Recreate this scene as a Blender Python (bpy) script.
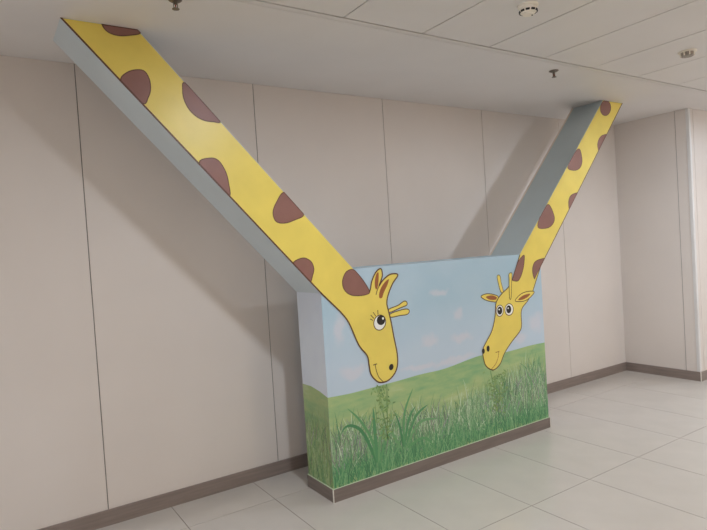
import bpy, bmesh, math, random
from mathutils import Vector, Matrix

for o in list(bpy.data.objects):
    bpy.data.objects.remove(o)
SC = bpy.context.scene
COL = SC.collection
random.seed(7)

# ------------------------------------------------------------------ camera
FPX = 569.38
RX = Vector((0.8322616, -0.5507686, -0.0632024))      # image right
DN = Vector((-0.0688511, 0.0104343, -0.9975724))      # image down
FW = Vector((0.5500910, 0.8345928, -0.0292369))       # forward
CAM = Vector((0.0, -3.9557, 1.6810))
cd = bpy.data.cameras.new('camera')
cd.sensor_width = 36.0
cd.lens = FPX / 707.0 * 36.0
cd.clip_start = 0.05
cam = bpy.data.objects.new('camera', cd)
COL.objects.link(cam)
m = Matrix((RX, -DN, -FW)).transposed().to_4x4()
m.translation = CAM
cam.matrix_world = m
SC.camera = cam

# ------------------------------------------------------------------ world, exposure
w = bpy.data.worlds.new('world')
SC.world = w
w.use_nodes = True
w.node_tree.nodes['Background'].inputs[0].default_value = (1.0, 0.95, 0.9, 1)
w.node_tree.nodes['Background'].inputs[1].default_value = 0.15
vs = SC.view_settings
vs.view_transform = 'Standard'
vs.look = 'None'
vs.gamma = 1.0
vs.use_curve_mapping = False
vs.exposure = 0.0
LAMP_STRENGTH = 298.0
LAMP_COLOUR = (0.87, 0.965, 1.08, 1)      # cool white tubes near the painted wall
LAMP_WARM = (1.0, 0.78, 0.53, 1)        # warmer row at the far side of the hall

# ------------------------------------------------------------------ helpers
H = 2.956                      # ceiling height
def ray(px, py):
    return RX * ((px - 353.5) / FPX) + DN * ((py - 265.0) / FPX) + FW
def on_y(px, py, Y):           # photo pixel -> (x, z) on the plane y = Y
    d = ray(px, py); t = (Y - CAM.y) / d.y
    p = CAM + d * t
    return (p.x, p.z)
def lin(c):
    c = c / 255.0
    return c / 12.92 if c <= 0.04045 else ((c + 0.055) / 1.055) ** 2.4
def rgb(r, g, b, k=1.0):
    return (min(.95, lin(r) * k), min(.95, lin(g) * k), min(.95, lin(b) * k), 1)

def new_mat(name):
    mt = bpy.data.materials.new(name); mt.use_nodes = True
    nt = mt.node_tree
    return mt, nt, nt.nodes['Principled BSDF']
def N(nt, t, **kw):
    n = nt.nodes.new(t)
    for k, v in kw.items(): setattr(n, k, v)
    return n
def plain(name, c, rough=.5, var=.06, scale=6, metallic=0, stretch=(1, 1, 1), bump=0, spec=.5):
    """colour with a faint large noise variation"""
    mt, nt, bs = new_mat(name)
    tc = N(nt, 'ShaderNodeTexCoord'); mp = N(nt, 'ShaderNodeMapping')
    mp.inputs['Scale'].default_value = stretch
    nt.links.new(tc.outputs['Object'], mp.inputs['Vector'])
    nz = N(nt, 'ShaderNodeTexNoise'); nz.inputs['Scale'].default_value = scale
    nz.inputs['Detail'].default_value = 4
    nt.links.new(mp.outputs[0], nz.inputs['Vector'])
    rp = N(nt, 'ShaderNodeValToRGB')
    rp.color_ramp.elements[0].position = .3; rp.color_ramp.elements[1].position = .7
    rp.color_ramp.elements[0].color = tuple(x * (1 - var) for x in c[:3]) + (1,)
    rp.color_ramp.elements[1].color = tuple(min(.95, x * (1 + var)) for x in c[:3]) + (1,)
    nt.links.new(nz.outputs['Fac'], rp.inputs['Fac'])
    nt.links.new(rp.outputs['Color'], bs.inputs['Base Color'])
    bs.inputs['Roughness'].default_value = rough
    bs.inputs['Metallic'].default_value = metallic
    bs.inputs['Specular IOR Level'].default_value = spec
    if bump:
        b = N(nt, 'ShaderNodeBump'); b.inputs['Strength'].default_value = bump
        b.inputs['Distance'].default_value = .002
        nt.links.new(nz.outputs['Fac'], b.inputs['Height'])
        nt.links.new(b.outputs['Normal'], bs.inputs['Normal'])
    return mt

def box(bm, x0, x1, y0, y1, z0, z1):
    v = [bm.verts.new(p) for p in ((x0, y0, z0), (x1, y0, z0), (x1, y1, z0), (x0, y1, z0),
                                   (x0, y0, z1), (x1, y0, z1), (x1, y1, z1), (x0, y1, z1))]
    for f in ((0, 3, 2, 1), (4, 5, 6, 7), (0, 1, 5, 4), (1, 2, 6, 5), (2, 3, 7, 6), (3, 0, 4, 7)):
        bm.faces.new([v[i] for i in f])
def lathe(bm, prof, n=32, c=(0, 0, 0)):
    """profile [(r, z)] revolved about z; ends are closed"""
    rings = []
    for r, z in prof:
        rings.append([bm.verts.new((c[0] + r * math.cos(2 * math.pi * i / n), c[1] + r * math.sin(2 * math.pi * i / n), c[2] + z)) for i in range(n)])
    for a, b in zip(rings, rings[1:]):
        for i in range(n):
            bm.faces.new((a[i], a[(i + 1) % n], b[(i + 1) % n], b[i]))
    bm.faces.new(rings[0]); bm.faces.new(rings[-1])
def link(name, me, mt, parent=None, loc=None, smooth=False, kind=None):
    o = bpy.data.objects.new(name, me)
    if mt is not None and not me.materials: me.materials.append(mt)
    COL.objects.link(o)
    if parent is not None: o.parent = parent
    if loc: o.location = loc
    if kind: o['kind'] = kind
    if smooth:
        for p in me.polygons: p.use_smooth = True
    return o
def obj(name, bm, mt, parent=None, loc=None, smooth=False, kind=None, bevel=0, fix=True):
    if bevel:
        bmesh.ops.bevel(bm, geom=bm.edges[:], offset=bevel, segments=2, affect='EDGES', profile=.5)
    if fix: bmesh.ops.recalc_face_normals(bm, faces=bm.faces[:])
    me = bpy.data.meshes.new(name); bm.to_mesh(me); bm.free()
    return link(name, me, mt, parent, loc, smooth, kind)
def box_obj(name, dims, mt, parent=None, kind=None, bevel=0):
    bm = bmesh.new(); box(bm, *dims)
    return obj(name, bm, mt, parent, kind=kind, bevel=bevel)
def empty(name, loc, label, cat, group=None):
    o = bpy.data.objects.new(name, None); COL.objects.link(o)
    o.location = loc; o.empty_display_size = .1
    o['label'] = label; o['category'] = cat
    if group: o['group'] = group
    return o
def tag(o, label, cat, group=None):
    o['label'] = label; o['category'] = cat
    if group: o['group'] = group
    return o

# ------------------------------------------------------------------ materials of the shell
M = {}
M['wall'] = plain('cream_wall_panel', (.775, .71, .66, 1), .42, .025, 1.5, spec=.35)
M['wall_joint'] = plain('grey_joint_filler', rgb(128, 122, 118, 1.2), .7, .05)
M['ceiling'] = plain('white_ceiling_sheet', (.83, .81, .80, 1), .45, .02, 2)
M['ceiling_joint'] = plain('ceiling_joint', rgb(120, 108, 102, .75), .8, .05)
M['trim'] = plain('white_ceiling_trim', (.78, .76, .745, 1), .35, .02)
M['base'] = plain('taupe_skirting', rgb(112, 101, 95, 1.65), .38, .12, 9, stretch=(.4, .4, 6))
M['tile'] = plain('polished_beige_tile', (.57, .525, .475, 1), .2, .035, 3.5)
M['grout'] = plain('tile_grout', rgb(120, 110, 102, 1.1), .8, .08)
M['steel'] = plain('brushed_corner_edge', rgb(215, 212, 205, 1.2), .3, .05, metallic=.3)

# ------------------------------------------------------------------ floor
FX0, FX1, FY0, FY1 = -4.41, 9.99, 0.0, -7.575
floor = box_obj('floor', (FX0, FX1, FY1, FY0 + .02, -.05, -.0015), M['grout'], kind='structure')
tile_mesh = {}
def tile(x0, x1, y0, y1):
    g = .0022
    wx, wy = round(x1 - x0 - 2 * g, 4), round(y1 - y0 - 2 * g, 4)
    if (wx, wy) not in tile_mesh:
        bm = bmesh.new(); box(bm, -wx / 2, wx / 2, -wy / 2, wy / 2, -.012, 0)
        bmesh.ops.bevel(bm, geom=[e for e in bm.edges if all(abs(v.co.z) < 1e-6 for v in e.verts)], offset=.0008, segments=1, affect='EDGES')
        bmesh.ops.recalc_face_normals(bm, faces=bm.faces[:])
        me = bpy.data.meshes.new('floor_tile'); bm.to_mesh(me); bm.free()
        me.materials.append(M['tile']); tile_mesh[(wx, wy)] = me
    link('floor_tile', tile_mesh[(wx, wy)], None, floor, ((x0 + x1) / 2, (y0 + y1) / 2, 0))
ys = [0.0, -.385, -1.575, -2.775, -3.975, -5.175, -6.375, -7.575]
for i in range(24):
    for a, b in zip(ys, ys[1:]):
        tile(FX0 + .6 * i, FX0 + .6 * (i + 1), b, a)

# ------------------------------------------------------------------ walls
XC = 6.464          # inner corner
YO = -.852          # outer corner
def wall_run(name, kind_axis, joints, fixed, sign, back0=None):
    """a backing with one panel object between each two joints. axis 'x': wall in plane y = fixed facing -y;
    axis 'y': wall in plane x = fixed, facing along sign"""
    g = .003
    t0, t1 = min(joints) if back0 is None else back0, max(joints)
    if kind_axis == 'x':
        root = box_obj(name, (t0, t1, fixed + .006 if sign < 0 else fixed - .1, fixed + .1 if sign < 0 else fixed - .006, 0, H), M['wall_joint'], kind='structure')
    else:
        root = box_obj(name, (fixed + .006 if sign < 0 else fixed - .1, fixed + .1 if sign < 0 else fixed - .006, t0, t1, 0, H), M['wall_joint'], kind='structure')
    js = sorted(joints)
    for i, (a, b) in enumerate(zip(js, js[1:])):
        a2 = a + (g if i else 0); b2 = b - (g if i < len(js) - 2 else 0)
        lo, hi = (fixed, fixed + .0055) if sign < 0 else (fixed - .0055, fixed)
        if kind_axis == 'x': box_obj('wall_panel', (a2, b2, lo, hi, .004, H - .001), M['wall'], root)
        else: box_obj('wall_panel', (lo, hi, a2, b2, .004, H - .001), M['wall'], root)
    return root
wall_run('wall_back', 'x', [-4.41, -4.21, -3.01, -1.81, -.605, .597, 1.808, 3.01, 4.22, 5.405, XC], 0, -1)
wall_run('wall_right', 'y', [0.0, -.707, YO + .0057], XC, -1, back0=YO + .012)
wall_run('wall_return', 'x', [XC, 6.555, 7.755, 8.955, 9.99], YO, -1, back0=XC + .11)
wall_run('wall_end', 'y', [YO, -2.05, -3.25, -4.45, -5.65, -6.85, -7.575], 9.99, -1)
wall_run('wall_left', 'y', [0, -1.2, -2.4, -3.6, -4.8, -6, -7.2, -7.575], -4.41, 1)
wall_run('wall_front', 'x', [-4.41, -3.2, -2, -.8, .4, 1.6, 2.8, 4, 5.2, 6.4, 7.6, 8.8, 9.99], -7.575, 1)

BH, BT = .1, .014
box_obj('baseboard_back', (-4.41, XC, -BT, 0, 0, BH), M['base'], kind='structure')
box_obj('baseboard_right', (XC - BT, XC, YO - BT, -BT, 0, BH), M['base'], kind='structure')
br = box_obj('baseboard_return', (XC, 9.99, YO - BT, YO, 0, BH), M['base'], kind='structure')
box_obj('corner_edge', (XC - BT - .003, XC - BT + .004, YO - BT - .003, YO - BT + .004, 0, BH + .002), M['steel'], br)
box_obj('baseboard_front', (-4.41, 9.99, -7.575, -7.575 + BT, 0, BH), M['base'], kind='structure')
box_obj('baseboard_left', (-4.41, -4.41 + BT, -7.56, -BT, 0, BH), M['base'], kind='structure')
box_obj('baseboard_end', (9.99 - BT, 9.99, -7.56, YO - BT, 0, BH), M['base'], kind='structure')
# rounded white angle on the outer corner
bm = bmesh.new(); box(bm, XC - .006, XC + .03, YO - .006, YO + .03, BH, H)
obj('trim_2', bm, M['trim'], kind='structure', bevel=.004)

# ------------------------------------------------------------------ ceiling
TY = -1.29
ceil = box_obj('ceiling', (-4.41, 9.99, -7.575, .02, H + .008, H + .08), M['ceiling_joint'], kind='structure')
bm = bmesh.new()
box(bm, -4.41, 9.99, TY + .030, .006, H, H + .0078)
obj('plain_strip', bm, M['ceiling'], ceil)
cj = [1.777, 2.345, 2.925, 3.482, 4.055, 4.672, 5.300]
xs = [1.777 - .588 * k for k in range(10, 0, -1)] + cj + [5.300 + .588 * k for k in range(1, 8)]
xs = [-4.41] + xs + [9.99]
for i, (a, b) in enumerate(zip(xs, xs[1:])):
    for y0, y1 in ((-4.3, TY - .030), (-7.57, -4.3)):
        box_obj('ceiling_panel', (a + .0045, b - .0045, y0 + .0045, y1, H - .001, H + .0075), M['ceiling'], ceil)
bm = bmesh.new()
box(bm, -4.41, 9.99, TY - .020, TY + .020, H - .003, H + .0079)
obj('trim_1', bm, M['trim'], kind='structure')

# ------------------------------------------------------------------ ceiling lamps
def emit_mat(name, colour, k):
    mt, nt, bs = new_mat(name)
    nz = N(nt, 'ShaderNodeTexNoise'); nz.inputs['Scale'].default_value = 3
    bs.inputs['Base Color'].default_value = (.9, .9, .9, 1)
    bs.inputs['Emission Color'].default_value = colour
    bs.inputs['Emission Strength'].default_value = LAMP_STRENGTH * k
    return mt
M['lamp_ring'] = plain('lamp_ring_white', (.8, .8, .8, 1), .4, .02)
bm = bmesh.new(); lathe(bm, [(.125, 0), (.125, -.022), (.118, -.028), (.105, -.03)], 32)
bmesh.ops.recalc_face_normals(bm, faces=bm.faces[:])
ring_me = bpy.data.meshes.new('housing'); bm.to_mesh(ring_me); bm.free(); ring_me.materials.append(M['lamp_ring'])
def diffuser_mesh(mt):
    bm = bmesh.new(); lathe(bm, [(.104, -.0305), (.103, -.0325), (.094, -.0345), (.075, -.036), (.045, -.037), (.012, -.0372)], 24)
    bmesh.ops.recalc_face_normals(bm, faces=bm.faces[:])
    b = bpy.data.meshes.new('diffuser'); bm.to_mesh(b); bm.free(); b.materials.append(mt)
    for p in b.polygons: p.use_smooth = True
    return b
cool = diffuser_mesh(emit_mat('cool_lamp_diffuser', LAMP_COLOUR, 1.0))
cool_mid = diffuser_mesh(emit_mat('fresh_cool_lamp_diffuser', LAMP_COLOUR, 1.35))
cool_new = diffuser_mesh(emit_mat('bright_cool_lamp_diffuser', LAMP_COLOUR, 1.6))
warm = diffuser_mesh(emit_mat('warm_lamp_diffuser', LAMP_WARM, 1.0))
for (x, y, me, lab) in ((1.69, -2.41, cool, 'round cool white ceiling lamp in front of the painted giraffe wall'),
                        (5.45, -2.41, cool_new, 'brighter round cool white ceiling lamp near the inner wall corner'),
                        (-2.07, -2.2, cool_mid, 'round cool white ceiling lamp towards the left end wall of the hall'),
                        (9.1, -2.41, cool_new, 'round cool white ceiling lamp beyond the outer wall corner'),
                        (-.2, -5.6, warm, None), (3.6, -5.6, warm, None), (7.4, -5.6, warm, None)):
    t = empty('ceiling_lamp', (x, y, H - .001), lab or 'round warm white ceiling lamp of the row along the opposite wall', 'ceiling lamp',
              None if lab else 'warm ceiling lamps along the opposite wall')
    link('housing', ring_me, None, t); link('diffuser', me, None, t)

# ------------------------------------------------------------------ the painted Y-shaped wall
XL, XR, YF, YB, ZT = 1.872, 4.095, -.704, -.362, 1.54
Z0 = .088
L0, L1 = (.442, H), (XL, 1.398)          # left arm, lower edge
U0, U1 = (.822, H), (2.140, ZT)          # left arm, upper edge
A0, A1 = (5.142, H), (3.832, ZT)         # right arm, upper edge
B0 = (5.475, H)                          # right arm, lower edge
B1 = (XR, 1.418)
col = empty('painted_giraffe_structure', ((XL + XR) / 2, (YF + YB) / 2, 0),
            'Y-shaped freestanding structure with two slanting arms painted as grazing giraffes in a meadow', 'mural structure')
CO = Vector(col.location)
def lc(p): return (p[0] - CO.x, p[1] - CO.y, p[2] - CO.z)

CLOUDS = [(430, 341, .10, .055), (462, 337, .13, .045), (454, 360, .26, .03), (536, 322, .10, .09), (520, 338, .09, .05),
          (352, 371, .12, .05), (420, 366, .2, .025), (438, 292, .10, .03), (459, 313, .05, .06), (340, 330, .05, .12)]
def sky_mat():
    mt, nt, bs = new_mat('painted_sky')
    L = nt.links.new
    geo = N(nt, 'ShaderNodeTexCoord')
    nz = N(nt, 'ShaderNodeTexNoise'); nz.inputs['Scale'].default_value = 9; nz.inputs['Detail'].default_value = 5
    L(geo.outputs['Object'], nz.inputs['Vector'])
    off = N(nt, 'ShaderNodeVectorMath', operation='SUBTRACT'); L(nz.outputs['Color'], off.inputs[0]); off.inputs[1].default_value = (.5, .5, .5)
    sc = N(nt, 'ShaderNodeVectorMath', operation='SCALE'); L(off.outputs[0], sc.inputs[0]); sc.inputs['Scale'].default_value = .12
    ad = N(nt, 'ShaderNodeVectorMath', operation='ADD'); L(geo.outputs['Object'], ad.inputs[0]); L(sc.outputs[0], ad.inputs[1])
    last = None
    for px, py, rx, rz in CLOUDS:
        x, z = on_y(px, py, YF); c = lc((x, YF, z))
        s = N(nt, 'ShaderNodeVectorMath', operation='SUBTRACT'); L(ad.outputs[0], s.inputs[0]); s.inputs[1].default_value = c
        d = N(nt, 'ShaderNodeVectorMath', operation='MULTIPLY'); L(s.outputs[0], d.inputs[0]); d.inputs[1].default_value = (1 / rx, 1.2, 1 / rz)
        ln = N(nt, 'ShaderNodeVectorMath', operation='LENGTH'); L(d.outputs[0], ln.inputs[0])
        mr = N(nt, 'ShaderNodeMapRange', interpolation_type='SMOOTHSTEP'); L(ln.outputs['Value'], mr.inputs['Value'])
        mr.inputs['From Min'].default_value = 1.25; mr.inputs['From Max'].default_value = .35
        if last is None: last = mr.outputs[0]
        else:
            mx = N(nt, 'ShaderNodeMath', operation='MAXIMUM'); L(last, mx.inputs[0]); L(mr.outputs[0], mx.inputs[1]); last = mx.outputs[0]
    # brushed blue, paler low down
    sp = N(nt, 'ShaderNodeSeparateXYZ'); L(geo.outputs['Object'], sp.inputs[0])
    ramp = N(nt, 'ShaderNodeValToRGB'); e = ramp.color_ramp.elements
    e[0].position = .70; e[0].color = SKY_LOW
    e[1].position = 1.0; e[1].color = SKY_MID
    zz = N(nt, 'ShaderNodeMath', operation='MULTIPLY'); L(sp.outputs['Z'], zz.inputs[0]); zz.inputs[1].default_value = .8
    L(zz.outputs[0], ramp.inputs['Fac'])
    n2 = N(nt, 'ShaderNodeTexNoise'); n2.inputs['Scale'].default_value = 2.2; n2.inputs['Detail'].default_value = 6
    L(geo.outputs['Object'], n2.inputs['Vector'])
    mixn = N(nt, 'ShaderNodeMix', data_type='RGBA'); 
    m2 = N(nt, 'ShaderNodeMapRange'); L(n2.outputs['Fac'], m2.inputs['Value']); m2.inputs['From Min'].default_value = .4; m2.inputs['From Max'].default_value = .75
    m2.inputs['To Max'].default_value = .55
    L(m2.outputs[0], mixn.inputs['Factor']); L(ramp.outputs['Color'], mixn.inputs[6]); mixn.inputs[7].default_value = SKY_PALE
    mf = N(nt, 'ShaderNodeMath', operation='MULTIPLY'); L(last, mf.inputs[0]); mf.inputs[1].default_value = .6
    mix = N(nt, 'ShaderNodeMix', data_type='RGBA'); L(mf.outputs[0], mix.inputs['Factor']); L(mixn.outputs[2], mix.inputs[6]); mix.inputs[7].default_value = CLOUD
    L(mix.outputs[2], bs.inputs['Base Color'])
    bs.inputs['Roughness'].default_value = .4
    return mt
PK = 1.25
SKY_LOW = rgb(174, 190, 204, PK); SKY_MID = rgb(156, 182, 196, PK); SKY_PALE = rgb(178, 194, 206, PK); CLOUD = rgb(196, 194, 202, PK)
M['sky'] = sky_mat()
M['pale_blue'] = plain('lightened_blue_paint', (.70, .80, .85, 1), .4, .03, 3)  # left arm blue, lightened to stand in for light on its underside
M['grey_blue'] = plain('shaded_grey_blue_paint', (.56, .65, .68, 1), .4, .03, 3)  # right arm blue, with the inner side's shade in its colour
M['side_blue'] = plain('lightened_lilac_blue_paint', (.76, .83, .95, 1), .4, .04, 3)  # side sky colour raised to replace missing light from the left
M['cream_edge'] = plain('edge_strip_cream', rgb(185, 176, 166, 1.8), .5, .03)

def prism(pts, y0, y1, skip=()):
    """(x, z) outline extruded in y, counter-clockwise seen from the front; skip = side indices left open"""
    bm = bmesh.new()
    f = [bm.verts.new(lc((x, y0, z))) for x, z in pts]
    b = [bm.verts.new(lc((x, y1, z))) for x, z in pts]
    bm.faces.new(f); bm.faces.new(b[::-1])
    n = len(pts)
    for i in range(n):
        if i in skip: continue
        j = (i + 1) % n
        bm.faces.new((f[j], f[i], b[i], b[j]))
    bm.normal_update()
    return bm
body = obj('body', prism([(XL, Z0), (XR, Z0), B1, A1, U1, L1], YF, YB, (2, 4)), M['sky'], col, fix=False)
body['label'] = 'low painted wall with blue sky and pale clouds'
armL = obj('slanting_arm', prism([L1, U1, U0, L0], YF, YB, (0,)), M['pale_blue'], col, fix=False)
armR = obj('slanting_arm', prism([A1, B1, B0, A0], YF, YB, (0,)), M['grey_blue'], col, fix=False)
# narrow cream strip along the back of the right arm's upper side
def along(p, q, off):
    d = Vector((q[0] - p[0], q[1] - p[1])).normalized(); n = Vector((-d.y, d.x)) * off
    return (p[0] + n.x, p[1] + n.y), (q[0] + n.x, q[1] + n.y)
a, b = along(A1, A0, .0015)
bm = bmesh.new()
vs_ = [bm.verts.new(lc(p)) for p in ((a[0], YB, a[1]), (a[0], YB - .022, a[1]), (b[0], YB - .022, b[1]), (b[0], YB, b[1]))]
bm.faces.new(vs_)
obj('cream_edge_strip', bm, M['cream_edge'], col)['label'] = 'cream edge strip'

# skirting with bright corner edges and a pale sealing line
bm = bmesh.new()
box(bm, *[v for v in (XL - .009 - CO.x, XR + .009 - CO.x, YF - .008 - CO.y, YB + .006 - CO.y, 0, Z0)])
M['foot'] = plain('darkened_taupe_foot_skirting', rgb(112, 101, 95, 1.3), .38, .12, 9, stretch=(.4, .4, 6))  # same taupe as the wall skirting, darkened to offset the lamp light
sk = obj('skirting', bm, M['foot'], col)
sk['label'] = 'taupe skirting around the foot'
M['seal'] = plain('pale_sealant', rgb(180, 192, 166, 1.2), .5, .04)
bm = bmesh.new(); box(bm, XL - .0095 - CO.x, XR + .0095 - CO.x, YF - .0085 - CO.y, YB + .006 - CO.y, Z0, Z0 + .003)
obj('sealing_line', bm, M['seal'], sk)
for x in (XL - .009, XR + .009):
    bm = bmesh.new(); box(bm, x - .003 - CO.x, x + .003 - CO.x, YF - .011 - CO.y, YF - .005 - CO.y, 0, Z0 + .001)
    obj('corner_edge', bm, M['steel'], sk)

# ---- paint layers on the front and the left side
def spline(pts, closed=True, n=6):
    out = []
    L = len(pts)
    rng = range(L) if closed else range(L - 1)
    for i in rng:
        if closed: p0, p1, p2, p3 = pts[i - 1], pts[i], pts[(i + 1) % L], pts[(i + 2) % L]
        else: p0, p1, p2, p3 = pts[max(i - 1, 0)], pts[i], pts[i + 1], pts[min(i + 2, L - 1)]
        for k in range(n):
            t = k / n
            out.append(tuple(.5 * (2 * p1[c] + (p2[c] - p0[c]) * t + (2 * p0[c] - 5 * p1[c] + 4 * p2[c] - p3[c]) * t * t
                                   + (3 * p1[c] - p0[c] - 3 * p2[c] + p3[c]) * t ** 3) for c in (0, 1)))
    if not closed: out.append(pts[-1])
    return out
LAYER = .0004
def V3(p, layer, side=False):
    if side: return lc((XL - LAYER * layer, p[0], p[1]))       # p = (y, z)
    return lc((p[0], YF - LAYER * layer, p[1]))
def fill(name, pts, layer, mt, parent=col, side=False):
    bm = bmesh.new()
    f = bm.faces.new([bm.verts.new(V3(p, layer, side)) for p in pts])
    f.normal_update()
    want = Vector((-1, 0, 0)) if side else Vector((0, -1, 0))
    if f.normal.dot(want) < 0: f.normal_flip()
    bmesh.ops.triangulate(bm, faces=bm.faces[:])
    return obj(name, bm, mt, parent, fix=False)
def ribbon_geo(pts, w0, w1=None, mid=None):
    """left/right points of a stroke along pts (width tapers w0 -> w1, mid width optional)"""
    w1 = w0 if w1 is None else w1
    n = len(pts); Ls, Rs = [], []
    for i, p in enumerate(pts):
        a = pts[max(i - 1, 0)]; b = pts[min(i + 1, n - 1)]
        d = Vector((b[0] - a[0], b[1] - a[1]))
        if d.length < 1e-9: d = Vector((1, 0))
        d.normalize(); nn = Vector((-d.y, d.x))
        t = i / max(1, n - 1)
        wd = w0 + (w1 - w0) * t
        if mid is not None: wd = w0 * (1 - t) ** 2 + 2 * mid * t * (1 - t) * 1.0 + w1 * t * t
        Ls.append((p[0] + nn.x * wd / 2, p[1] + nn.y * wd / 2)); Rs.append((p[0] - nn.x * wd / 2, p[1] - nn.y * wd / 2))
    return Ls, Rs
def stroke(name, pts, width, layer, mt, parent, closed=False):
    if closed: pts = pts + [pts[0], pts[1]]
    Ls, Rs = ribbon_geo(pts, width)
    bm = bmesh.new()
    a = [bm.verts.new(V3(p, layer)) for p in Ls]; b = [bm.verts.new(V3(p, layer)) for p in Rs]
    for i in range(len(a) - 1): bm.faces.new((a[i], a[i + 1], b[i + 1], b[i]))
    return obj(name, bm, mt, parent, fix=False)
def px(pts, ox=0, oy=0, s=1.0):
    """photo pixels (optionally read in a crop at ox, oy, enlarged s times) -> (x, z) on the front face"""
    return [on_y(ox + x / s, oy + y / s, YF) for x, y in pts]
def ellipse(cx, cy, rx, ry, rot=0, n=28):
    c, s = math.cos(math.radians(rot)), math.sin(math.radians(rot))
    return [(cx + rx * math.cos(t) * c - ry * math.sin(t) * s, cy + rx * math.cos(t) * s + ry * math.sin(t) * c) for t in [2 * math.pi * i / n for i in range(n)]]

# meadow
def meadow_mat():
    mt, nt, bs = new_mat('painted_meadow'); L = nt.links.new
    tc = N(nt, 'ShaderNodeTexCoord'); mp = N(nt, 'ShaderNodeMapping'); mp.inputs['Scale'].default_value = (1.4, 1.4, 5); mp.inputs['Rotation'].default_value = (0, math.radians(7), 0)
    L(tc.outputs['Object'], mp.inputs['Vector'])
    nz = N(nt, 'ShaderNodeTexNoise'); nz.inputs['Scale'].default_value = 2.4; nz.inputs['Detail'].default_value = 6; nz.inputs['Roughness'].default_value = .6
    L(mp.outputs[0], nz.inputs['Vector'])
    r = N(nt, 'ShaderNodeValToRGB'); e = r.color_ramp.elements
    e[0].position = .32; e[0].color = rgb(122, 162, 116, PK)
    e[1].position = .72; e[1].color = rgb(168, 184, 140, PK)
    x = e.new(.5); x.color = rgb(146, 172, 120, PK)
    x = e.new(.6); x.color = rgb(158, 176, 122, PK)
    L(nz.outputs['Fac'], r.inputs['Fac']); L(r.outputs['Color'], bs.inputs['Base Color'])
    bs.inputs['Roughness'].default_value = .42
    return mt
M['meadow'] = meadow_mat()
hz = px([(331, 397), (350, 393.5), (371, 388), (401, 380), (420, 374.5), (440, 370), (454, 365.3), (470, 359), (483, 355), (506, 352), (530, 345.5), (544.5, 342.5)])
hz[0] = (XL, hz[0][1]); hz[-1] = (XR, hz[-1][1])
hzs = spline(hz, False, 5)
e1 = .003
fill('painted_meadow', [(XL, Z0 + e1)] + [(XR, Z0 + e1)] + hzs[::-1], 1, M['meadow'])['label'] = 'painted green meadow with yellow patches'
fill('painted_meadow', [(YB, Z0 + e1), (YF, Z0 + e1), (YF, hz[0][1]), (YF + .1, .728), (YB - .12, .745), (YB, .742)], 1, M['meadow'], side=True)['label'] = 'painted meadow on the narrow side'
bm = bmesh.new()
fill('painted_sky', [(YB, .73), (YF, .70), (YF, 1.398), (YB, 1.398)], .5, M['side_blue'], side=True)['label'] = 'painted sky on the narrow side, lightened in place of side light'

def attr_mat(name):
    mt, nt, bs = new_mat(name)
    a = N(nt, 'ShaderNodeVertexColor', layer_name='paint')
    nz = N(nt, 'ShaderNodeTexNoise'); nz.inputs['Scale'].default_value = 60
    mr = N(nt, 'ShaderNodeMapRange'); mr.inputs['To Min'].default_value = .88; mr.inputs['To Max'].default_value = 1.1
    nt.links.new(nz.outputs['Fac'], mr.inputs['Value'])
    mx = N(nt, 'ShaderNodeVectorMath', operation='SCALE')
    nt.links.new(a.outputs['Color'], mx.inputs[0]); nt.links.new(mr.outputs[0], mx.inputs['Scale'])
    nt.links.new(mx.outputs[0], bs.inputs['Base Color']); bs.inputs['Roughness'].default_value = .42
    return mt
M['grass'] = attr_mat('painted_grass')
def blades(name, items, parent=col, side=False, kind=None, label=None):
    """items: (points, w0, mid, w1, layer, colour); all strokes of one painted patch"""
    vv, ff, cc = [], [], []
    for pts, w0, mid, w1, layer, c in items:
        Ls, Rs = ribbon_geo(pts, w0, w1, mid)
        k = len(vv); n = len(pts)
        for a in range(n):
            for q in (Ls[a], Rs[a]):
                q = (min(max(q[0], (YF if side else XL) + .0005), (YB if side else XR) - .0005), max(q[1], Z0 + e1))
                vv.append(V3(q, layer, side)); cc.append(c)
        for a in range(n - 1):
            ff.append((k + 2 * a, k + 2 * a + 2, k + 2 * a + 3, k + 2 * a + 1))
    me = bpy.data.meshes.new(name); me.from_pydata(vv, [], ff)
    at = me.color_attributes.new('paint', 'FLOAT_COLOR', 'POINT')
    for i, c in enumerate(cc): at.data[i].color = c
    me.update()
    o = link(name, me, M['grass'], parent, kind=kind)
    if label: o['label'] = label
    return o
def bez(p0, p1, p2, n=4):
    return [tuple((1 - t) ** 2 * p0[c] + 2 * t * (1 - t) * p1[c] + t * t * p2[c] for c in (0, 1)) for t in [i / n for i in range(n + 1)]]
PAL_LOW = [(70, 128, 86), (82, 138, 92), (94, 146, 98), (64, 112, 78), (106, 156, 108), (124, 166, 120)]
PAL_MID = [(112, 156, 106), (130, 166, 118), (96, 142, 98), (148, 176, 132), (118, 144, 110), (104, 128, 98), (138, 160, 132), (160, 186, 148), (178, 196, 164), (188, 204, 176)]
PAL_DARK = [(104, 110, 100), (118, 106, 112), (138, 132, 142), (92, 106, 84), (130, 136, 126)]
PAL_SIDE = [(146, 176, 116), (120, 156, 100), (162, 184, 132), (132, 166, 104), (104, 144, 96), (172, 188, 146), (138, 140, 108)]  # yellower paint, also lightened to make up for weak side light
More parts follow.
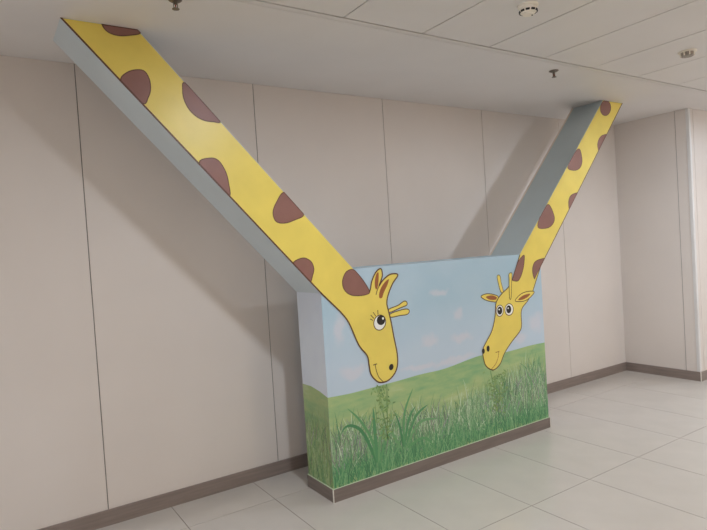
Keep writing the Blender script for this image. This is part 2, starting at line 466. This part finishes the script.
def grass_items(x0, x1, n, seed, topf, pal=None):
    rnd = random.Random(seed); it = []
    for i in range(n):
        u = i / n                                   # painted from the back row to the front
        x = x0 + (x1 - x0) * rnd.random()
        top = topf(x)
        zb = Z0 - .01 + (top - Z0 - .1) * (1 - u) ** 1.15 * rnd.uniform(.6, 1)
        h = rnd.uniform(.06, .19) * rnd.choice([.7, 1, 1.25])
        lean = rnd.gauss(.008, .05)
        r = rnd.random()
        patch = .5 + .5 * math.sin(x * 5.1 + 1.3) * math.sin(x * 2.3 + .4)
        if zb < Z0 + .07: c = rnd.choice(PAL_LOW)
        elif r < .3 * patch + .05 and zb < .42: c = rnd.choice(PAL_DARK)
        else: c = rnd.choice(PAL_MID if rnd.random() < .75 else PAL_LOW)
        if pal and rnd.random() < .8: c = rnd.choice(pal)
        wd = rnd.choice([.003, .0045, .006, .009]) * rnd.uniform(.8, 1.2)
        it.append((bez((x, zb), (x + lean * .3, zb + h * .6), (x + lean, zb + h)), wd * .8, wd * 1.1, .0008, 2 + i % 5 * .1 + u, rgb(*c, PK)))
    return it
def top_front(x):
    u = (x - XL) / (XR - XL)
    return .47 + .17 * u + .06 * math.sin(7 * u + 1) + .03 * math.sin(23 * u)
blades('painted_grass', grass_items(XL, XR, 6000, 3, top_front), kind='stuff', label='painted grass blades along the foot of the wall')
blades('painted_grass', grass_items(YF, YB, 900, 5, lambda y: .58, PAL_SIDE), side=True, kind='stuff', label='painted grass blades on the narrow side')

# large painted leaves (two clumps) and flowering sprigs under the mouths
def leafset(leaves, ox, oy, s, wmid, cols, layer):
    it = []
    for k, lf in enumerate(leaves):
        p = spline(px(lf, ox, oy, s), False, 6)
        it.append((p, .010, wmid[k % len(wmid)], .0015, layer + .05 * k, rgb(*cols[k % len(cols)], PK)))
    return it
G = [(70, 128, 84), (92, 146, 96), (82, 138, 92), (104, 152, 104)]
CLUMP_A = [[(316, 372), (312, 350), (275, 275), (243, 252), (216, 256), (200, 284)], [(320, 370), (300, 290), (262, 230), (223, 194)],
           [(322, 372), (314, 270), (308, 190)], [(326, 372), (332, 290), (352, 240)], [(318, 372), (285, 290), (262, 268)],
           [(330, 374), (350, 300), (372, 268)]]
CLUMP_B = [[(410, 320), (412, 210), (440, 126)], [(416, 320), (448, 222), (490, 180)], [(418, 320), (462, 240), (524, 226)],
           [(408, 320), (398, 260), (380, 206)], [(420, 324), (468, 292), (498, 302), (512, 330)], [(412, 320), (426, 230), (448, 186)],
           [(404, 330), (380, 290), (368, 270)]]
for leaves, wm, cs, ly in ((CLUMP_A, [.04, .032, .05, .03], G, 4.0), (CLUMP_B, [.034, .038, .036, .03], G[1:] + G[:1], 4.2)):
    for it in leafset(leaves, 280, 350, 3.3125, wm, cs, ly):
        blades('painted_leaf', [it])
def sprig(x0, y0, x1, y1, spread, n, seed):
    rnd = random.Random(seed); it = []
    for k in range(4):
        dx = rnd.uniform(-spread, spread)
        p = px([(x1, y1), ((x0 + x1) / 2 + dx * .4, (y0 + y1) / 2), (x0 + dx, y0)])
        it.append((spline(p, False, 5), .005, .005, .003, 4.5, rgb(104, 138, 86, PK)))
    for i in range(n):
        t = rnd.random(); cx = x0 + (x1 - x0) * t + rnd.gauss(0, spread * .6); cy = y0 + (y1 - y0) * t
        a = rnd.uniform(0, 6.28); l = rnd.uniform(2, 4)
        p = px([(cx, cy), (cx + l * math.cos(a), cy + l * math.sin(a))])
        p = [p[0], ((p[0][0] + p[1][0]) / 2, (p[0][1] + p[1][1]) / 2), p[1]]
        it.append((p, .003, .02, .003, 4.6 + rnd.random() * .2, rgb(*rnd.choice([(112, 146, 84), (132, 158, 96), (98, 132, 82), (128, 156, 96), (112, 136, 82)]), PK)))
    return it
blades('painted_sprig', sprig(382, 386, 388, 440, 8, 130, 1), label='painted leafy sprig under the long giraffe mouth')
blades('painted_sprig', sprig(498, 371, 497, 412, 9, 120, 2), label='painted leafy sprig under the smaller giraffe mouth')

# ---- giraffes
M['yellow'] = plain('yellow_giraffe_paint', rgb(218, 197, 94, 1.24), .36, .05, 5)
M['spot'] = plain('brown_spot_paint', rgb(126, 88, 80, 1.35), .42, .07, 8)
M['line'] = plain('dark_brown_outline', rgb(92, 58, 44, 1.1), .45, .1)
M['ear'] = plain('inner_ear_brown', rgb(142, 84, 46, 1.3), .45, .06)
M['black'] = plain('black_paint', rgb(34, 30, 28, 1), .4, .1)
M['white'] = plain('white_paint', rgb(214, 214, 208, 1.4), .4, .03)

def side_of(p, a, b): return (b[0] - a[0]) * (p[1] - a[1]) - (b[1] - a[1]) * (p[0] - a[0])
def proj_line(p, a, b, inset=.002):
    d = Vector((b[0] - a[0], b[1] - a[1])); d.normalize()
    v = Vector((p[0] - a[0], p[1] - a[1])); t = v.dot(d); nn = Vector((-d.y, d.x))
    return (a[0] + d.x * t + nn.x * inset, a[1] + d.y * t + nn.y * inset)
def clip_in(p, lines):
    """keep p on the left of every directed line"""
    for a, b in lines:
        if side_of(p, a, b) < 0: p = proj_line(p, a, b)
    return (p[0], min(p[1], H - .003))
LEFT = [(L0, L1), (U1, U0)]
RIGHT = [(B1, B0), (A0, A1)]

# left giraffe
Z8 = (340, 260, 4.075)
head_l = px([(0, 210), (35, 255), (75, 345), (110, 390), (118, 430), (125, 465), (145, 490), (165, 499), (195, 491), (220, 465), (233, 430),
             (232, 380), (218, 310), (207, 250), (196, 205), (190, 175), (196, 140), (214, 95), (235, 60), (205, 58), (176, 80), (158, 106),
             (166, 84), (172, 60), (165, 35), (145, 50), (129, 85), (124, 112), (119, 132)], *Z8)
headL_s = spline(head_l, False, 5)
def push(p, d=.003):            # a hair inside the arm so paint never hangs over its edge
    return p
inL0 = proj_line(L0, L0, L1); inL1 = proj_line(L1, L0, L1)
neckL = [(L0[0] + .004, H - .002), inL1] + headL_s + [proj_line(U1, U1, U0), (U0[0] - .004, H - .002)]
gl = fill('painted_giraffe', neckL, 5, M['yellow'])
gl['label'] = 'yellow giraffe with lashes, its neck running up the long arm'
stroke('outline', [inL0, inL1] + headL_s, .010, 7, M['line'], gl)
spots_l = [
    ([(302, 58), (303, 78), (320, 96), (350, 105.5), (385, 104), (414, 97), (400, 72), (350, 62)], (0, 0, 2.946)),
    ([(356, 237), (372, 215), (400, 206), (425, 210), (440, 235), (443, 265), (436, 288), (424, 306), (388, 278)], (0, 0, 2.946)),
    ([(216, 158), (205, 195), (212, 240), (235, 285), (270, 320), (310, 340), (350, 346), (386, 342), (312, 240)], (140, 50, 4.818)),
    ([(124, 184), (150, 172), (172, 178), (190, 205), (198, 235), (199, 268), (156, 232)], (150, 90, 2.524)),
    ([(338, 258), (318, 285), (310, 310), (318, 332), (340, 336), (365, 328), (388, 314), (368, 280)], (150, 90, 2.524)),
    ([(360, 438), (385, 424), (405, 432), (413, 450), (410, 468), (402, 486), (376, 464)], (150, 90, 2.524)),
    ([(308, 87), (287, 103), (275, 140), (283, 175), (310, 198), (345, 202), (380, 197), (395, 184), (372, 142), (344, 106), (326, 88)], (280, 250, 4.419)),
]
def spot(pts, frame, lines, parent):
    p = [clip_in(q, lines) for q in spline(px(pts, *frame), True, 5)]
    fill('spot', p, 6, M['spot'], parent)
    stroke('spot_outline', p, .0055, 6.6, M['line'], parent, True)
for k, (pts, fr) in enumerate(spots_l): spot(pts, fr, LEFT if k < 6 else [], gl)
def shape(name, pts, frame, layer, mt, parent, smooth=True, n=5, outline=0, cap=None):
    p = px(pts, *frame)
    if smooth: p = spline(p, True, n)
    fill(name, p, layer, mt, parent)
    if outline: stroke(name + '_outline', p, outline, layer + .5, M['line'], parent, True)
LN = .006
shape('inner_ear', [(148, 56), (156, 52), (156, 85), (151, 117), (143, 114), (141, 85)], Z8, 6, M['ear'], gl)
shape('inner_ear', [(198, 78), (192, 102), (178, 132), (170, 154), (159, 152), (162, 124), (178, 95)], Z8, 6, M['ear'], gl)
stroke('ear_fold', spline(px([(158, 106), (150, 126), (146, 142)], *Z8), False, 5), LN, 7, M['line'], gl)
shape('horn', [(199, 200), (235, 185), (260, 168), (271, 171), (271, 184), (245, 195), (203, 213)], Z8, 4.5, M['yellow'], gl, outline=.0065)
shape('horn', [(205, 219), (250, 203), (275, 200), (282, 210), (272, 222), (245, 226), (208, 233)], Z8, 4.5, M['yellow'], gl, outline=.0065)
shape('eye', ellipse(161, 255, 24, 31, 12), Z8, 7, M['white'], gl, False, outline=.0065)
shape('pupil', ellipse(166, 245, 17, 20, 10), Z8, 8, M['black'], gl, False)
shape('eye_glint', ellipse(174, 238, 4, 5), Z8, 8.6, M['white'], gl, False)
for a, b in (((137, 238), (124, 224)), ((145, 229), (134, 213)), ((154, 222), (153, 204)), ((133, 246), (122, 240))):
    stroke('eyelash', px([a, b], *Z8), .0055, 7, M['line'], gl)
shape('nostril', ellipse(208, 436, 9, 13, 15), Z8, 7, M['black'], gl, False)
stroke('mouth', spline(px([(143, 426), (147, 450), (158, 478), (178, 498)], *Z8), False, 5), .005, 7, M['line'], gl)
stroke('mouth_corner', px([(134, 428), (150, 423)], *Z8), .006, 7, M['line'], gl)

# right giraffe
Z4 = (480, 230, 7.567); ZH = (470, 270, 4.8125); ZN = (480, 90, 2.65)
down_l = px([(245, 365), (215, 430), (165, 480)], *Z4) + px([(125, 155), (120, 220), (105, 290), (75, 350), (60, 385), (64, 425), (75, 460), (100, 479), (120, 477), (145, 450),
             (165, 400), (200, 345), (235, 300), (247, 270), (245, 210), (252, 180), (275, 150), (298, 112)], *ZH)
neck_r_top = px([(440, 375)], *Z4)
downs = spline(down_l, False, 5)
neckR = [(A0[0] + .003, H - .002), proj_line(A1, A0, A1)] + downs + [proj_line(B1, B1, B0), (B0[0] - .004, H - .002)]
gr = fill('painted_giraffe', neckR, 5, M['yellow'])
gr['label'] = 'smaller giraffe with two round eyes, its neck running up the short arm'
stroke('outline', [proj_line(A1, A0, A1)] + downs + [proj_line(B1, B1, B0, .003), proj_line(B0, B1, B0, .003)], .0075, 7, M['line'], gr)
spots_r = [
    (ellipse(332, 48, 14, 20, 5, 12), ZN),
    ([(342, 120), (321, 122), (311, 142), (315, 164), (327, 175), (342, 150)], ZN),
    ([(262, 156), (270, 185), (265, 205), (251, 213), (232, 207), (240, 180)], ZN),
    ([(264, 274), (242, 278), (234, 297), (239, 324), (256, 303)], ZN),
    ([(180, 303), (195, 330), (195, 350), (180, 365), (153, 364), (160, 332)], ZN),
    ([(500, 221), (450, 222), (410, 247), (395, 300), (405, 360), (425, 387), (442, 375), (470, 300)], Z4),
    ([(329, 190), (332, 250), (318, 320), (295, 375), (270, 387), (232, 366), (262, 275)], Z4),
]
for k, (pts, fr) in enumerate(spots_r): spot(pts, fr, RIGHT if k < 5 else [RIGHT[0]] if k == 5 else [(A1, down_l[0])], gr)
shape('ear', [(52, 127), (85, 114), (132, 125), (130, 148), (118, 154), (78, 146)], ZH, 4.5, M['yellow'], gr, outline=.0065)
shape('inner_ear', [(76, 129), (105, 122), (128, 132), (120, 143), (92, 142)], ZH, 5.6, M['ear'], gr)
shape('ear', [(216, 147), (238, 120), (268, 105), (307, 103), (296, 124), (268, 146), (236, 152)], ZH, 7.5, M['yellow'], gr, outline=.0065)
shape('inner_ear', [(230, 143), (255, 122), (288, 114), (276, 130), (250, 143)], ZH, 8.2, M['ear'], gr)
shape('horn', [(147, 105), (134, 58), (130, 30), (138, 24), (145, 32), (149, 60), (160, 105)], ZH, 4.5, M['yellow'], gr, outline=.0055)
shape('horn', [(189, 132), (187, 50), (186, 22), (194, 13), (201, 20), (199, 60), (197, 132)], ZH, 7.5, M['yellow'], gr, outline=.0055)
for ex, ey, rx, ry, pxo in ((142, 196, 17, 27, 0), (187, 190, 20, 28, -2)):
    shape('eye', ellipse(ex, ey, rx, ry, 3), ZH, 7, M['white'], gr, False, outline=.0065)
    shape('pupil', ellipse(ex + pxo, ey - 1, 12, 19), ZH, 8, M['black'], gr, False)
    shape('eye_glint', ellipse(ex + pxo - 3, ey - 6, 3, 4), ZH, 8.6, M['white'], gr, False)
shape('nostril', ellipse(63, 390, 7, 13), ZH, 7.6, M['black'], gr, False)
shape('nostril', ellipse(86, 378, 7, 15), ZH, 7.6, M['black'], gr, False)
stroke('mouth', spline(px([(137, 392), (135, 418), (122, 452), (101, 478)], *ZH), False, 5), .0045, 7, M['ear'], gr)
stroke('mouth_corner', px([(122, 397), (140, 391)], *ZH), .005, 7, M['ear'], gr)

# ------------------------------------------------------------------ ceiling fittings
M['det'] = plain('detector_white_plastic', rgb(196, 190, 180, 1.7), .4, .02)
M['slot'] = plain('dark_slot', (.02, .02, .02, 1), .6, .1)
M['chrome'] = plain('tarnished_chrome', rgb(120, 112, 104, 1.2), .3, .1, metallic=.8)
def detector(x, y, label):
    t = empty('smoke_detector', (x, y, H - .001), label, 'smoke detector')
    bm = bmesh.new(); lathe(bm, [(.056, 0), (.056, -.008), (.052, -.012), (.048, -.012)], 32); obj('base_plate', bm, M['det'], t, smooth=False)
    bm = bmesh.new(); lathe(bm, [(.048, -.012), (.048, -.034), (.044, -.040), (.034, -.042), (.033, -.050), (.028, -.054), (.01, -.055)], 32); obj('chamber', bm, M['det'], t)
    for k in range(10):
        a = 2 * math.pi * k / 10
        bm = bmesh.new()
        vs2 = []
        box(bm, .043, .0495, -.0105, .0105, -.0405, -.031)
        bmesh.ops.rotate(bm, verts=bm.verts[:], cent=(0, 0, 0), matrix=Matrix.Rotation(a, 3, 'Z'))
        obj('slot', bm, M['slot'], t)
    bm = bmesh.new(); lathe(bm, [(.004, -.055), (.004, -.058), (.002, -.0585)], 12, (.016, -.012, 0)); obj('indicator', bm, M['slot'], t)
def speaker_disc(x, y, label):
    t = empty('ceiling_detector', (x, y, H - .001), label, 'detector')
    bm = bmesh.new(); lathe(bm, [(.062, 0), (.062, -.006), (.057, -.010), (.046, -.010)], 32); obj('base_plate', bm, M['det'], t)
    bm = bmesh.new(); lathe(bm, [(.046, -.010), (.045, -.030), (.036, -.038), (.014, -.040)], 32); obj('dome', bm, M['grille'], t)
    for k in range(8):
        a = 2 * math.pi * k / 8
        bm = bmesh.new(); box(bm, .041, .048, -.004, .004, -.034, -.010)
        bmesh.ops.rotate(bm, verts=bm.verts[:], cent=(0, 0, 0), matrix=Matrix.Rotation(a, 3, 'Z')); obj('rib', bm, M['det'], t)
M['grille'] = plain('grey_mesh_grille', rgb(146, 138, 130, 1.3), .6, .35, 160)
x, y = 2.62, -1.885
detector(x, y, 'white smoke detector with dark slots on the ceiling panels')
speaker_disc(4.40, -1.855, 'small grey mesh detector on the panelled ceiling')
def sprinkler(x, y, label, sc=1.0):
    t = empty('fire_sprinkler', (x, y, H - .001), label, 'fire sprinkler')
    bm = bmesh.new(); lathe(bm, [(.036 * sc, 0), (.036 * sc, -.003), (.026 * sc, -.010 * sc), (.012, -.011 * sc)], 28); obj('escutcheon', bm, M['chrome'], t)
    bm = bmesh.new(); lathe(bm, [(.010, -.010), (.010, -.024 * sc), (.007, -.026 * sc)], 16); obj('body', bm, M['chrome'], t)
    for s in (-1, 1):
        bm = bmesh.new(); box(bm, s * .009 - .002, s * .009 + .002, -.0025, .0025, -.046 * sc, -.022 * sc); obj('yoke_arm', bm, M['chrome'], t)
    bm = bmesh.new(); lathe(bm, [(.003, -.025), (.003, -.046 * sc), (.002, -.047 * sc)], 10); obj('glass_bulb', bm, M['bulb'], t)
    bm = bmesh.new(); lathe(bm, [(.010, -.044 * sc), (.018, -.049 * sc), (.018, -.051 * sc), (.006, -.052 * sc)], 24); obj('deflector', bm, M['chrome'], t)
M['bulb'] = plain('sprinkler_bulb', rgb(150, 60, 50, 1), .2, .1)
sprinkler(.90, -1.15, 'chrome fire sprinkler on plain ceiling above the long giraffe neck', .9)
sprinkler(3.82, -1.145, 'chrome fire sprinkler on plain ceiling near the short giraffe neck', 1.0)
